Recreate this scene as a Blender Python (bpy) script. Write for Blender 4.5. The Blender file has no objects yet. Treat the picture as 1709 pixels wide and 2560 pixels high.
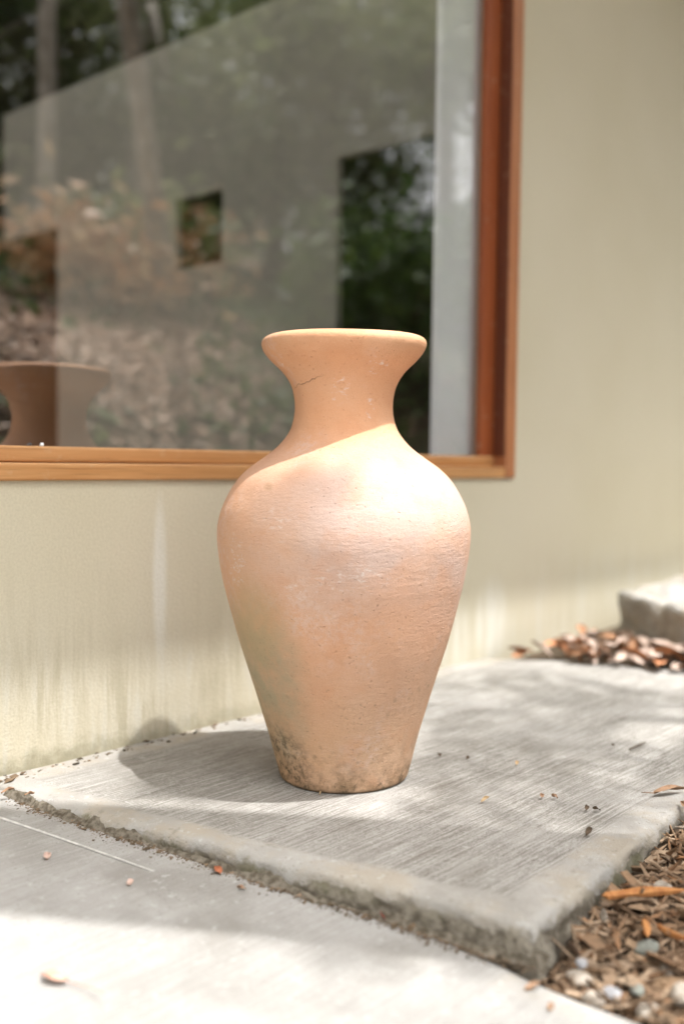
import bpy, math, random
import numpy as np
from mathutils import Vector, Matrix, Quaternion
random.seed(7); RNG = np.random.default_rng(11)
R = math.radians
SC = bpy.context.scene
COL = SC.collection

# ------------------------------------------------------------------ camera
YAW, PITCH, ROLL = R(41.8), R(-2.8), 0.012
cam_d = bpy.data.cameras.new('camera'); cam = bpy.data.objects.new('camera', cam_d); COL.objects.link(cam)
fw = Vector((math.cos(YAW)*math.cos(PITCH), math.sin(YAW)*math.cos(PITCH), math.sin(PITCH)))
r0 = Vector((math.sin(YAW), -math.cos(YAW), 0)); u0 = r0.cross(fw)
rt = r0*math.cos(ROLL) + u0*math.sin(ROLL); up = u0*math.cos(ROLL) - r0*math.sin(ROLL)
cam.matrix_world = Matrix(((rt.x, up.x, -fw.x, 0), (rt.y, up.y, -fw.y, -1.528), (rt.z, up.z, -fw.z, .536), (0, 0, 0, 1)))
cam_d.sensor_fit = 'VERTICAL'; cam_d.sensor_height = 36; cam_d.lens = 35.02
cam_d.clip_start = .02; cam_d.clip_end = 200
cam_d.dof.use_dof = True; cam_d.dof.focus_distance = 1.56; cam_d.dof.aperture_fstop = 1.45
SC.camera = cam
SC.render.resolution_x, SC.render.resolution_y = 683, 1024

# ------------------------------------------------------------------ world, sun, exposure
SUN = Vector((.124, -.372, 1)).normalized()
w = bpy.data.worlds.new('World'); SC.world = w; w.use_nodes = True
wn = w.node_tree; wn.nodes.clear()
sky = wn.nodes.new('ShaderNodeTexSky'); sky.sky_type = 'NISHITA'; sky.sun_disc = False
sky.sun_elevation = R(68.2); sky.sun_rotation = math.atan2(SUN.x, SUN.y)
sky.air_density = 1.6; sky.dust_density = 9.5; sky.ozone_density = .6
hs = wn.nodes.new('ShaderNodeHueSaturation'); hs.inputs['Saturation'].default_value = .12
bg = wn.nodes.new('ShaderNodeBackground'); bg.inputs['Strength'].default_value = .15
wo = wn.nodes.new('ShaderNodeOutputWorld')
wn.links.new(sky.outputs[0], hs.inputs['Color']); wn.links.new(hs.outputs[0], bg.inputs['Color']); wn.links.new(bg.outputs[0], wo.inputs['Surface'])
sd = bpy.data.lights.new('sun', 'SUN'); sd.energy = 2.2; sd.angle = R(.6); sd.color = (1, .985, .965)
so = bpy.data.objects.new('sun', sd); COL.objects.link(so); so.rotation_euler = SUN.to_track_quat('Z', 'Y').to_euler(); so.location = SUN*20
SC.view_settings.view_transform = 'Standard'; SC.view_settings.look = 'None'
SC.view_settings.exposure = 1.36; SC.view_settings.gamma = 1; SC.view_settings.use_curve_mapping = False
SC.render.engine = 'CYCLES'; SC.cycles.use_denoising = True; SC.cycles.max_bounces = 10
SC.cycles.transparent_max_bounces = 12; SC.cycles.caustics_reflective = False; SC.cycles.caustics_refractive = False

# ------------------------------------------------------------------ helpers
def tag(o, label=None, cat=None, group=None, kind=None):
    if label: o['label'] = label
    if cat: o['category'] = cat
    if group: o['group'] = group
    if kind: o['kind'] = kind
    return o
def link(o, parent=None):
    COL.objects.link(o)
    if parent is not None: o.parent = parent
    return o
def empty(name, loc=(0, 0, 0), parent=None):
    o = bpy.data.objects.new(name, None); o.location = loc; o.empty_display_size = .05
    return link(o, parent)
def mesh_data(name, verts, faces, m=None, smooth=False, attrs=None):
    me = bpy.data.meshes.new(name); me.from_pydata([tuple(v) for v in verts], [], [tuple(f) for f in faces])
    if m is not None: me.materials.append(m)
    if smooth: me.polygons.foreach_set('use_smooth', [True]*len(me.polygons))
    for k, vals in (attrs or {}).items():
        a = me.attributes.new(k, 'FLOAT', 'POINT'); a.data.foreach_set('value', np.asarray(vals, dtype=np.float32))
    me.update(); return me
def obj(name, verts, faces, m, parent=None, smooth=False, attrs=None, loc=(0, 0, 0)):
    o = bpy.data.objects.new(name, mesh_data(name, verts, faces, m, smooth, attrs)); o.location = loc
    return link(o, parent)
BF = [(0, 3, 2, 1), (4, 5, 6, 7), (0, 1, 5, 4), (1, 2, 6, 5), (2, 3, 7, 6), (3, 0, 4, 7)]
def box_vf(a, b):
    (x0, y0, z0), (x1, y1, z1) = a, b
    return [(x0, y0, z0), (x1, y0, z0), (x1, y1, z0), (x0, y1, z0), (x0, y0, z1), (x1, y0, z1), (x1, y1, z1), (x0, y1, z1)], BF
def box(name, a, b, m, parent=None, bevel=0, segs=2):
    o = obj(name, *box_vf(a, b), m, parent)
    if bevel:
        md = o.modifiers.new('bevel', 'BEVEL'); md.width = bevel; md.segments = segs; md.limit_method = 'NONE'
    return o
def tube_vf(pts, rad, n=10, wob=0, seed=0):
    rg = np.random.default_rng(seed); V = []; F = []
    pts = [Vector(p) for p in pts]
    for i, p in enumerate(pts):
        t = (pts[min(i+1, len(pts)-1)] - pts[max(i-1, 0)]).normalized()
        a = t.cross(Vector((.31, .87, .12))).normalized(); b = t.cross(a)
        for k in range(n):
            th = 2*math.pi*k/n; r = rad[i]*(1 + wob*rg.normal())
            V.append(p + a*(r*math.cos(th)) + b*(r*math.sin(th)))
    for i in range(len(pts)-1):
        for k in range(n):
            F.append((i*n+k, i*n+(k+1) % n, (i+1)*n+(k+1) % n, (i+1)*n+k))
    F.append(tuple(range(n-1, -1, -1))); F.append(tuple((len(pts)-1)*n+k for k in range(n)))
    return V, F
# value noise for meshes
_T = np.random.default_rng(3).random((64, 64))
def vn(x, y):
    x = np.asarray(x, float); y = np.asarray(y, float)
    xi = np.floor(x).astype(int); yi = np.floor(y).astype(int); fx = x-xi; fy = y-yi
    fx = fx*fx*(3-2*fx); fy = fy*fy*(3-2*fy); g = lambda a, b: _T[a % 64, b % 64]
    return (g(xi, yi)*(1-fx)+g(xi+1, yi)*fx)*(1-fy)+(g(xi, yi+1)*(1-fx)+g(xi+1, yi+1)*fx)*fy-.5
def fbm(x, y, o=4):
    s = 0; a = 1
    for k in range(o): s = s+a*vn(x*2**k+7.3*k, y*2**k+3.1*k); a *= .5
    return s

# ------------------------------------------------------------------ materials
class M:
    def __init__(s, name, rough=.8, spec=.3):
        s.m = bpy.data.materials.new(name); s.m.use_nodes = True; s.t = s.m.node_tree; s.t.nodes.clear()
        s.out = s.t.nodes.new('ShaderNodeOutputMaterial'); s.b = s.t.nodes.new('ShaderNodeBsdfPrincipled')
        s.t.links.new(s.b.outputs[0], s.out.inputs['Surface'])
        s.b.inputs['Roughness'].default_value = rough; s.b.inputs['Specular IOR Level'].default_value = spec
    def put(s, sock, v):
        if isinstance(v, bpy.types.NodeSocket): s.t.links.new(v, sock)
        elif isinstance(v, (tuple, list)) and sock.type == 'RGBA' and len(v) == 3: sock.default_value = (*v, 1)
        else: sock.default_value = v
    def n(s, t, ins=None, out=0, **kw):
        nd = s.t.nodes.new('ShaderNode'+t)
        for k, v in kw.items(): setattr(nd, k, v)
        for k, v in (ins or {}).items(): s.put(nd.inputs[k], v)
        return nd.outputs[out]
    def co(s, scale=(1, 1, 1), loc=(0, 0, 0), kind='Object', rot=(0, 0, 0)):
        return s.n('Mapping', {0: s.n('TexCoord', out=kind), 1: loc, 2: rot, 3: scale})
    def noise(s, scale=5, vec=None, detail=4, rough=.55, dist=0):
        return s.n('TexNoise', {'Vector': vec or s.co(), 'Scale': scale, 'Detail': detail, 'Roughness': rough, 'Distortion': dist})
    def ramp(s, fac, lo, hi, a=0., b=1.):
        return s.n('MapRange', {0: fac, 1: lo, 2: hi, 3: a, 4: b}, interpolation_type='SMOOTHSTEP')
    def math(s, op, a, b=0., c=0.):
        return s.n('Math', {0: a, 1: b, 2: c}, operation=op)
    def mul(s, *v):
        o = v[0]
        for q in v[1:]: o = s.math('MULTIPLY', o, q)
        return o
    def mix(s, fac, a, b, mode='MIX'):
        nd = s.t.nodes.new('ShaderNodeMix'); nd.data_type = 'RGBA'; nd.blend_type = mode
        s.put(nd.inputs[0], fac); s.put(nd.inputs[6], a); s.put(nd.inputs[7], b); return nd.outputs[2]
    def xyz(s, vec=None):
        nd = s.t.nodes.new('ShaderNodeSeparateXYZ'); s.t.links.new(vec or s.co(), nd.inputs[0]); return nd.outputs
    def attr(s, name):
        return s.n('Attribute', out=2, attribute_name=name)
    def bump(s, h, strength=.5, dist=.002, normal=None):
        ins = {'Strength': strength, 'Distance': dist, 'Height': h}
        if normal is not None: ins['Normal'] = normal
        return s.n('Bump', ins)
    def fin(s, color=None, normal=None, rough=None):
        if color is not None: s.put(s.b.inputs['Base Color'], color)
        if normal is not None: s.put(s.b.inputs['Normal'], normal)
        if rough is not None: s.put(s.b.inputs['Roughness'], rough)
        return s.m
    def blob(s, xyz, c, r):           # soft ellipsoidal mask, 1 at the centre
        t = None
        for i in range(3):
            if c[i] is None: continue
            d = s.math('POWER', s.math('ABSOLUTE', s.math('DIVIDE', s.math('SUBTRACT', xyz[i], c[i]), r[i])), 2.)
            t = d if t is None else s.math('ADD', t, d)
        return s.ramp(t, 1., 0.)

def mat_concrete(name, attrs=True, tint=(1, 1, 1), bk=1.):
    q = M(name, .85, .25)
    c = lambda v: tuple(a*b for a, b in zip(v, tint))
    big = q.noise(2.3, detail=3); mid = q.noise(14, detail=5); fine = q.noise(260, detail=3, rough=.7)
    broom = q.noise(1, q.co((7, 250, 250)), 4, .64); broom2 = q.noise(1, q.co((75, 470, 470), (3, 1, 0)), 3, .65); grit = q.noise(420, detail=2, rough=.8)
    bm = q.attr('broom') if attrs else 0.
    bs = q.mul(bm, bk) if attrs else 0.
    st = q.math('ADD', q.math('ADD', q.mul(broom, .46), q.mul(broom2, .24)), q.mul(grit, .30))
    col = q.mix(q.ramp(big, .3, .7), c((.305, .289, .263)), c((.39, .374, .350)))
    col = q.mix(q.mul(q.ramp(mid, .42, .7), .45), col, c((.45, .437, .412)))
    dirt = q.mul(q.ramp(st, .53, .43), q.ramp(q.noise(5, detail=5), .30, .62, .35, 1.), .75)
    col = q.mix(q.mul(dirt, bs), col, c((.135, .118, .095)))
    col = q.mix(q.mul(q.ramp(st, .52, .60), bs, .6), col, c((.50, .486, .458)))
    # smooth trowelled margin: warm stains
    sm = q.math('SUBTRACT', 1., bm)
    col = q.mix(q.mul(sm, q.ramp(q.noise(9, detail=6, rough=.65), .44, .62), .65), col, c((.36, .31, .24)))
    col = q.mix(q.mul(sm, q.ramp(q.noise(34, q.co(loc=(4, 2, 1)), detail=7, rough=.7), .56, .66), .5), col, c((.20, .185, .145)))
    pits = q.ramp(q.n('TexVoronoi', {'Vector': q.co(), 'Scale': 120., 'Randomness': 1.}), .22, .06)
    col = q.mix(q.mul(q.ramp(q.noise(3.1, q.co(loc=(9, 4, 0)), 6, .65), .50, .66), .45), col, c((.19, .172, .145)))
    col = q.mix(q.mul(q.ramp(q.noise(60, q.co(loc=(2, 4, 0)), 5, .7), .57, .68), .55), col, c((.50, .49, .47)))
    col = q.mix(q.mul(pits, q.ramp(mid, .46, .60), .75), col, c((.14, .12, .095)))
    if attrs:
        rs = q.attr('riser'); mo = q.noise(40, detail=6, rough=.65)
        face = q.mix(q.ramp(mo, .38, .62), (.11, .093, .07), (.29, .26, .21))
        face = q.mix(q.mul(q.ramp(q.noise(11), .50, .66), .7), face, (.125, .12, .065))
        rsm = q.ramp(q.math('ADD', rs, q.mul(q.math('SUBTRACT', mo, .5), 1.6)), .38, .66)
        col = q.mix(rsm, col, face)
    h = q.math('ADD', q.math('ADD', q.mul(st, bm, 1.5), q.mul(fine, .5)), q.math('ADD', q.mul(mid, .3), q.mul(grit, .35)))
    return q.fin(col, q.bump(h, .9, .003))

def mat_wall():
    q = M('stucco_wall', .9, .2)
    P = q.xyz(); z = P[2]
    col = q.mix(q.ramp(q.noise(1.3, detail=3), .3, .7), (.545, .495, .368), (.585, .535, .415))
    streak = q.noise(1, q.co((17, 17, 1.4)), 6, .68, .25); streak2 = q.noise(1, q.co((75, 75, 5), (2, 0, 3)), 5, .7, .3)
    s = q.math('ADD', q.mul(streak, .6), q.mul(streak2, .4))
    lowm = q.ramp(z, .42, .04)
    left = q.ramp(P[0], 2.6, 1.2, .35, 1.)
    col = q.mix(q.mul(q.ramp(s, .46, .58), lowm, left, q.ramp(q.noise(3.5, q.co(loc=(1, 0, 2))), .38, .6), .65), col, (.375, .335, .235))
    col = q.mix(q.mul(q.ramp(s, .52, .42), q.ramp(z, .36, .06), q.ramp(q.noise(4.5, q.co(loc=(6, 0, 1))), .35, .6), .6), col, (.60, .585, .52))
    # sunlight on the wall put into the colour: one sliver, two low patches
    sun_streak = q.math('ADD', q.math('ADD', q.blob(P, (1.187, None, .31), (.022, 1, .19)), q.blob(P, (2.34, None, .10), (.10, 1, .15))), q.mul(q.blob(P, (2.2, None, .03), (.06, 1, .16)), .8))
    col = q.mix(q.mul(sun_streak, q.ramp(s, .66, .42), .95), col, (.68, .665, .60))
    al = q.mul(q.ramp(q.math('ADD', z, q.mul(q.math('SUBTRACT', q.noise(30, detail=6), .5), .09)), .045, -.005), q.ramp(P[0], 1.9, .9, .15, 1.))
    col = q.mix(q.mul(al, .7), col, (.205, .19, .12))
    h = q.math('ADD', q.mul(q.noise(170, detail=4), 1.), q.mul(q.noise(1, q.co((140, 140, 70)), 3), .4))
    col = q.mix(q.mul(q.ramp(q.noise(230, detail=4, rough=.7), .40, .62), .22), col, (.36, .325, .23))
    return q.fin(col, q.bump(h, .42, .003))

def mat_wood(name, a, b, axis, rough=.38):
    q = M(name, rough, .5)
    sc = {'x': (2.2, 60, 60), 'z': (60, 60, 2.2)}[axis]
    g = q.noise(1, q.co(sc), 6, .65, .6); g2 = q.noise(1, q.co(tuple(v*3 for v in sc)), 3)
    col = q.mix(q.ramp(g, .3, .7), a, b)
    col = q.mix(q.mul(q.ramp(g2, .55, .7), .35), col, tuple(v*.45 for v in a))
    col = q.mix(q.mul(q.ramp(q.noise(45, detail=6), .6, .72), .2), col, (.60, .45, .30))
    return q.fin(col, q.bump(g2, .25, .001), q.ramp(g, .2, .8, rough-.06, rough+.18))

def mat_clay():
    q = M('terracotta', .75, .22)
    P = q.xyz(); x, y, z = P
    n1 = q.noise(5, detail=4); n2 = q.noise(22, detail=6, rough=.65); sp = q.noise(520, detail=3, rough=.7); med = q.noise(95, detail=5, rough=.65)
    col = q.mix(q.ramp(n1, .3, .7), (.72, .375, .205), (.70, .41, .25))
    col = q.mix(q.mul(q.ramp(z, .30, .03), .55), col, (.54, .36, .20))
    # sunlit pallor put into the colour: shoulder and right side, thin on neck
    lit_noise = q.noise(1, q.co((5, 5, 6.5), (3, 1, 4)), 5, .6, .5)
    lit_zone = q.mul(q.ramp(z, .60, .50), q.ramp(z, .24, .42, .28, 1.), q.ramp(q.math('ADD', x, q.mul(q.math('SUBTRACT', n1, .5), .12)), -.19, .03, .32, 1.))
    col = q.mix(q.mul(lit_zone, q.ramp(lit_noise, .28, .62, .5, 1.), .9), col, (.575, .45, .405))
    col = q.mix(q.mul(q.ramp(q.noise(9, q.co(loc=(1, 5, 2)), 6), .52, .68), q.ramp(med, .4, .62), .45), col, (.70, .54, .46))
    col = q.mix(q.mul(q.ramp(q.noise(13, q.co(loc=(7, 5, 2)), 6), .50, .66), .30), col, (.62, .30, .155))
    col = q.mix(q.mul(q.ramp(sp, .56, .66), .22), col, (.40, .22, .12))
    col = q.mix(q.mul(q.ramp(sp, .42, .32), .22), col, (.80, .66, .58))
    # scraped lime traces
    scr = q.mul(q.ramp(q.noise(1, q.co((60, 60, 150), rot=(.2, .5, 0)), 6, .75), .50, .64), q.ramp(med, .40, .56))
    for c, r in (((-.007, -.08, .655), (.022, .09, .030)), ((.042, -.08, .625), (.009, .09, .026)), ((-.115, -.06, .692), (.022, .08, .03)), ((-.075, -.19, .338), (.045, .1, .016)), ((-.017, -.16, .510), (.011, .09, .008)), ((-.042, -.17, .492), (.007, .09, .006)), ((.055, -.11, .69), (.024, .09, .022)), ((-.17, -.11, .38), (.02, .1, .06)), ((-.09, -.12, .44), (.05, .1, .05)), ((.02, -.2, .36), (.08, .1, .03))):
        col = q.mix(q.mul(q.blob(P, c, r), scr, .75), col, (.78, .73, .69))
    col = q.mix(q.mul(q.blob(P, (-.118, -.12, .498), (.011, .09, .009)), .6), col, (.50, .31, .19))
    # green algae film low on the left
    al = q.mul(q.blob(P, (-.135, -.09, .18), (.10, .22, .21)), q.ramp(q.math('ADD', n2, q.mul(n1, .5)), .45, .9, .35, 1.))
    col = q.mix(q.mul(al, .85), col, (.365, .345, .235))
    col = q.mix(q.mul(q.blob(P, (-.145, -.1, .28), (.06, .2, .10)), .25), col, (.60, .38, .17))
    # dark spotting, thicker near the foot
    jv = q.n('VectorMath', {0: q.co(), 1: q.n('VectorMath', {0: q.n('TexNoise', {'Vector': q.co(), 'Scale': 90.}, out=1), 'Scale': .012}, operation='SCALE')}, operation='ADD')
    v = q.n('TexVoronoi', {'Vector': jv, 'Scale': 62., 'Randomness': 1.}); v2 = q.n('TexVoronoi', {'Vector': jv, 'Scale': 150., 'Randomness': 1.})
    mk = q.ramp(q.noise(9, q.co(loc=(2, 2, 2)), detail=4), .46, .66)
    col = q.mix(q.mul(q.ramp(v, .34, .08), q.ramp(z, .27, .03), mk, .7), col, (.22, .16, .09))
    col = q.mix(q.mul(q.ramp(v2, .32, .08), q.ramp(z, .50, .05), q.ramp(n2, .46, .66), .6), col, (.20, .14, .08))
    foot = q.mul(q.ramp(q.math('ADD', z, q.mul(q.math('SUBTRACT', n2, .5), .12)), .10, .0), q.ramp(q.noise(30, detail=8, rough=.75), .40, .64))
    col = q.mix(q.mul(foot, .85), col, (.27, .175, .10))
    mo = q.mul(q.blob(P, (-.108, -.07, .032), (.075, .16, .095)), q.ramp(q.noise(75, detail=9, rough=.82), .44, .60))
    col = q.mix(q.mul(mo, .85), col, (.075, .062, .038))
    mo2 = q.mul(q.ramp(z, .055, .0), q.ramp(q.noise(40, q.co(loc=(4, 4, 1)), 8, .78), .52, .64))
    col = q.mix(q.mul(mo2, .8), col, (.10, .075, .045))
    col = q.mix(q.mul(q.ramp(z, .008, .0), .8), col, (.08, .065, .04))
    # hairline crack on the neck
    ln = q.math('ABSOLUTE', q.math('SUBTRACT', q.math('SUBTRACT', z, q.mul(x, .28)), q.math('ADD', .685, q.mul(q.math('SUBTRACT', q.noise(55, detail=5), .5), .016))))
    ck = q.mul(q.ramp(ln, .0008, .0001), q.blob(P, (-.065, -.08, None), (.04, .08, 1)))
    col = q.mix(q.mul(ck, .7), col, (.22, .12, .06))
    pits = q.ramp(q.n('TexVoronoi', {'Vector': jv, 'Scale': 95., 'Randomness': 1.}), .16, .05)
    tool = q.noise(1, q.co((6, 6, 120)), 4, .6)
    rg = q.mul(q.ramp(q.noise(6, q.co(loc=(0, 3, 1))), .42, .62), q.noise(1, q.co((60, 60, 210), rot=(0, .25, 0)), 6, .7))
    h = q.math('ADD', q.math('ADD', q.mul(n2, .45), q.mul(sp, .16)), q.math('ADD', q.math('ADD', q.mul(tool, .10), q.mul(rg, .38)), q.mul(med, .25)))
    h = q.math('SUBTRACT', h, q.math('ADD', q.mul(ck, .4), q.mul(pits, .3)))
    return q.fin(col, q.bump(h, .95, .0045), q.ramp(n2, .3, .7, .62, .8))

def mat_var(name, cols, rough=.8, spec=.25, transl=0., scale=60):
    """random colour per loose piece"""
    q = M(name, rough, spec)
    rnd = q.n('NewGeometry', out='Random Per Island')
    cr = q.t.nodes.new('ShaderNodeValToRGB'); e = cr.color_ramp.elements
    while len(e) < len(cols): e.new(.5)
    for i, c in enumerate(cols): e[i].position = i/(len(cols)-1); e[i].color = (*c, 1)
    q.t.links.new(rnd, cr.inputs[0])
    col = q.mix(q.mul(q.ramp(q.noise(scale, detail=4), .4, .7), .4), cr.outputs[0], (.1, .07, .045) if transl == 0 else (.05, .09, .02))
    q.fin(col)
    if transl:
        tr = q.n('BsdfTranslucent', {'Color': col}); mx = q.t.nodes.new('ShaderNodeMixShader'); mx.inputs[0].default_value = transl
        q.t.links.new(q.b.outputs[0], mx.inputs[1]); q.t.links.new(tr, mx.inputs[2]); q.t.links.new(mx.outputs[0], q.out.inputs['Surface'])
    return q.m
def mat_plain(name, c, c2=None, scale=20, rough=.85, spec=.2, bump=.3):
    q = M(name, rough, spec); nz = q.noise(scale, detail=5)
    return q.fin(q.mix(q.ramp(nz, .35, .65), c, c2 or tuple(v*.75 for v in c)), q.bump(nz, bump, .003))
def mat_glass():
    q = M('window_glass'); q.t.nodes.remove(q.b)
    fc = q.n('LayerWeight', {'Blend': .5}, out='Facing'); fr = q.math('MULTIPLY_ADD', q.math('POWER', fc, 5.), .73, .27)
    tr = q.n('BsdfTransparent', {'Color': (.95, .96, .95)}); gl = q.n('BsdfGlossy', {'Color': (1, 1, 1), 'Roughness': .0})
    mx = q.t.nodes.new('ShaderNodeMixShader'); q.t.links.new(fr, mx.inputs[0]); q.t.links.new(tr, mx.inputs[1]); q.t.links.new(gl, mx.inputs[2])
    q.t.links.new(mx.outputs[0], q.out.inputs['Surface']); return q.m

MT = dict(
    slab=mat_concrete('broomed_concrete'), low=mat_concrete('path_concrete', tint=(.98, .99, 1.01), bk=.3), step=mat_concrete('step_concrete', False),
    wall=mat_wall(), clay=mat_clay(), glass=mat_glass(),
    wood_b=mat_wood('varnished_wood_sill', (.44, .21, .075), (.56, .30, .125), 'x', .45),
    wood_v=mat_wood('varnished_wood_upright', (.36, .135, .055), (.45, .19, .08), 'z', .38),
    wood_s=mat_wood('dark_wood_stop', (.24, .052, .012), (.31, .080, .020), 'z', .5),
    wood_shade=mat_wood('jamb_shade_wood', (.10, .028, .012), (.14, .042, .018), 'z', .4),
    white=mat_plain('white_reveal_paint', (.88, .89, .92), (.85, .86, .89), 6, .6, .3, .05),
    inner=mat_plain('grey_plaster', (.295, .282, .248), (.27, .26, .23), 3, .9, .1, .05),
    pale=mat_plain('pale_floor', (.55, .48, .40), (.48, .41, .33), 4, .6, .3, .05),
    dark=mat_plain('room_darkness', (.05, .042, .035), (.035, .03, .025), 4, .9, .1, .05),  # near-black colour stands in for the darkness of unlit rooms
    roof=mat_plain('roof_boards', (.70, .66, .57), (.64, .60, .50), 8),
    bark=mat_plain('brown_bark', (.15, .11, .075), (.07, .05, .035), 14, .95, .1, 1.),
    bark_p=mat_plain('pale_bark', (.42, .38, .33), (.26, .23, .19), 9, .95, .1, .8),
    soil=mat_plain('dark_soil', (.085, .06, .04), (.045, .032, .022), 40, .95, .1, .8),
    bank=mat_plain('leafy_soil', (.13, .095, .065), (.06, .045, .03), 6, .95, .1, .8),
    leaf=mat_var('green_leaves', [(.03, .065, .015), (.055, .105, .02), (.10, .15, .035), (.075, .12, .03)], .5, .4, .35, 8),
    leaf_y=mat_var('pale_green_leaves', [(.14, .19, .06), (.22, .26, .10), (.30, .32, .16), (.18, .22, .07)], .5, .4, .35, 8),
    leaf_o=mat_var('orange_leaves', [(.62, .30, .13), (.66, .42, .24), (.60, .44, .26), (.50, .22, .09)], .5, .4, .3, 8),
    litter=mat_var('dry_leaves', [(.66, .51, .41), (.58, .40, .29), (.70, .57, .48), (.50, .33, .23), (.66, .46, .33)], .8, .25, 0, 30),
    mulch=mat_var('wood_chips', [(.21, .135, .08), (.38, .26, .165), (.08, .05, .033), (.46, .34, .235), (.28, .175, .105), (.13, .085, .055), (.40, .215, .11)], .9, .15, 0, 90),
    crumb=mat_var('dirt_crumbs', [(.10, .075, .05), (.20, .14, .09), (.06, .05, .035), (.28, .20, .14)], .95, .1, 0, 200),
)

# ------------------------------------------------------------------ garden ground and path
def bank_z(x, y):
    d = np.maximum(0, -1.55-np.asarray(y))
    z = .28*d + 1.0*(1-np.exp(-d*1.4)) + .04*np.maximum(0, np.asarray(x)-2.5)
    z = z*np.clip((np.asarray(x)-.7)/1.3, 0, 1)**1.5
    return -.05 + np.minimum(z, 5+.1*z) + .10*fbm(np.asarray(x)*.9, np.asarray(y)*.9)*np.minimum(1, d)
def grid(xs, ys, zf):
    V = [(x, y, 0) for y in ys for x in xs]; V = np.array(V); V[:, 2] = zf(V[:, 0], V[:, 1]); n = len(xs)
    F = [(j*n+i, j*n+i+1, (j+1)*n+i+1, (j+1)*n+i) for j in range(len(ys)-1) for i in range(n-1)]
    return V, F
ys = -np.concatenate([np.linspace(-.3, 2.5, 24), np.linspace(2.7, 26, 50)])[::-1]
xs = np.concatenate([np.linspace(-24, -3, 22), np.linspace(-2.6, 9, 60), np.linspace(9.5, 32, 24)])
V, F = grid(xs, ys, lambda x, y: np.where(y > -1.55, -.16, bank_z(x, y)))
tag(obj('garden_ground', V, F, MT['bank'], smooth=True), 'leaf-strewn garden bank rising opposite the window', 'ground', kind='structure')
V, F = grid(np.linspace(-24, .75, 60), np.linspace(-14, -1.70, 40), lambda x, y: np.maximum(-.095+0*x, bank_z(x, y)+.035))  # pale sheet added out of view to bounce light onto the urn
tag(obj('bounce_sheet', V, F, mat_plain('bounce_gravel', (.50, .47, .43), (.42, .39, .35), 60, .95, .1, .6), smooth=True), 'unseen pale gravel sheet added behind the lower path to bounce light', 'gravel', kind='structure')
# wall side ground far left/right and under house is covered by the same sheet

zlow = lambda y: -.006 + .043*y
def xend(y):
    return np.interp(-np.asarray(y), [0, .90, .953, 1.01, 1.077, 1.12, 1.3, 1.7], [.99, .99, .981, .986, .993, 1.002, 1.03, 1.12])
nx, ny = 120, 130
V = []; A = []; B = []
yy = np.linspace(.0, -1.75, ny); tx = np.linspace(0, 1, nx)**.6
for y in yy:
    xe = float(xend(y)) + .004*float(fbm(y*22, 1.))
    for t in tx:
        x = -3.2+t*(xe+3.2); de = xe-x
        z = zlow(y) + .0022*float(fbm(x*5, y*5)) - .010*max(0, 1-de/.015)**2
        V.append((x, y, z)); A.append(min(1, max(0, (de-.03)/.03)) if y < -.93 else 1.); B.append(0.)
F = [(j*nx+i, (j+1)*nx+i, (j+1)*nx+i+1, j*nx+i+1) for j in range(ny-1) for i in range(nx-1)]
k0 = len(V)
for j, y in enumerate(yy):
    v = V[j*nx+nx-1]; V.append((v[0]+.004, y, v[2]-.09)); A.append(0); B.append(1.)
F += [(j*nx+nx-1, (j+1)*nx+nx-1, k0+j+1, k0+j) for j in range(ny-1)]
low = tag(obj('lower_path', V, F, MT['low'], smooth=True, attrs={'broom': A, 'riser': B}), 'lower broomed concrete path slab in the foreground', 'path', kind='structure')
# thin raised mortar line across the lower slab
pts = [(.755, -.06), (.7717, -.1448), (.7962, -.271), (.8187, -.396), (.828, -.45)]
V = []; F = []
for i, (x, y) in enumerate(pts):
    z = zlow(y)+.001; k_ = 1-.16*i; V += [(x-.0028*k_, y, z+.0004), (x-.0008, y, z+.0026*k_), (x+.001, y, z+.0024*k_), (x+.0028*k_, y, z+.0004)]
for i in range(len(pts)-1):
    F += [(i*4+k, i*4+k+1, i*4+k+5, i*4+k+4) for k in range(3)]
obj('mortar_line', V, F, mat_plain('pale_mortar', (.60, .58, .55), None, 80), low, True)

# upper slab
fy = np.array([0, .176, .278, .462, .676, .761, .859, .945]); fx = np.array([.828, .846, .866, .902, .948, .965, .982, 1.004])
ey = np.array([0, .06, .214, .474, .9]); ex = np.array([2.31, 2.338, 2.456, 2.531, 2.60])
n1 = 130
us = np.concatenate([np.linspace(0, .022, 12), np.linspace(.025, 1, n1)]); vs = np.concatenate([np.linspace(0, .95, 90), np.linspace(.955, 1, 14)])
V = []; A = []; B = []; W = len(us)
for v in vs:
    yb = v*.945
    xf = float(np.interp(yb, fy, fx)) + .006*float(fbm(yb*14, 2.)); xe = float(np.interp(yb, ey, ex)) + .02*float(fbm(yb*9, 5.))
    for u in us:
        x = xf+u*(xe-xf); yr = .940-.078*(x-1.005) + .006*float(fbm(x*12, 8.)); y = -v*yr
        df = x-xf; dr = (1-v)*yr
        m = .045+.018*float(fbm(y*6, 3.)); mr = .05+.02*float(fbm(x*6, 4.))
        bw = min(1, max(0, (df-m)/.012))*min(1, max(0, (dr-mr)/.012))*min(1, max(0, (v*yr-.05)/.012))
        z = .0025*float(fbm(x*4, y*4)) + .0012*(1-bw) - .006*max(0, 1-df/.011)**2 - .006*max(0, 1-dr/.011)**2
        # chipped corner and nicks along the arris
        z -= (.012*max(0, float(fbm(x*9+3, y*9)-.1)) + .010*max(0, float(fbm(x*45, y*45))-.05))*max(0, 1-min(df, dr)/.028)
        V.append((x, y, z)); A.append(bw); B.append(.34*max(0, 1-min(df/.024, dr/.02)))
H = len(vs)
F = [(j*W+i, (j+1)*W+i, (j+1)*W+i+1, j*W+i+1) for j in range(H-1) for i in range(W-1)]
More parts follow.
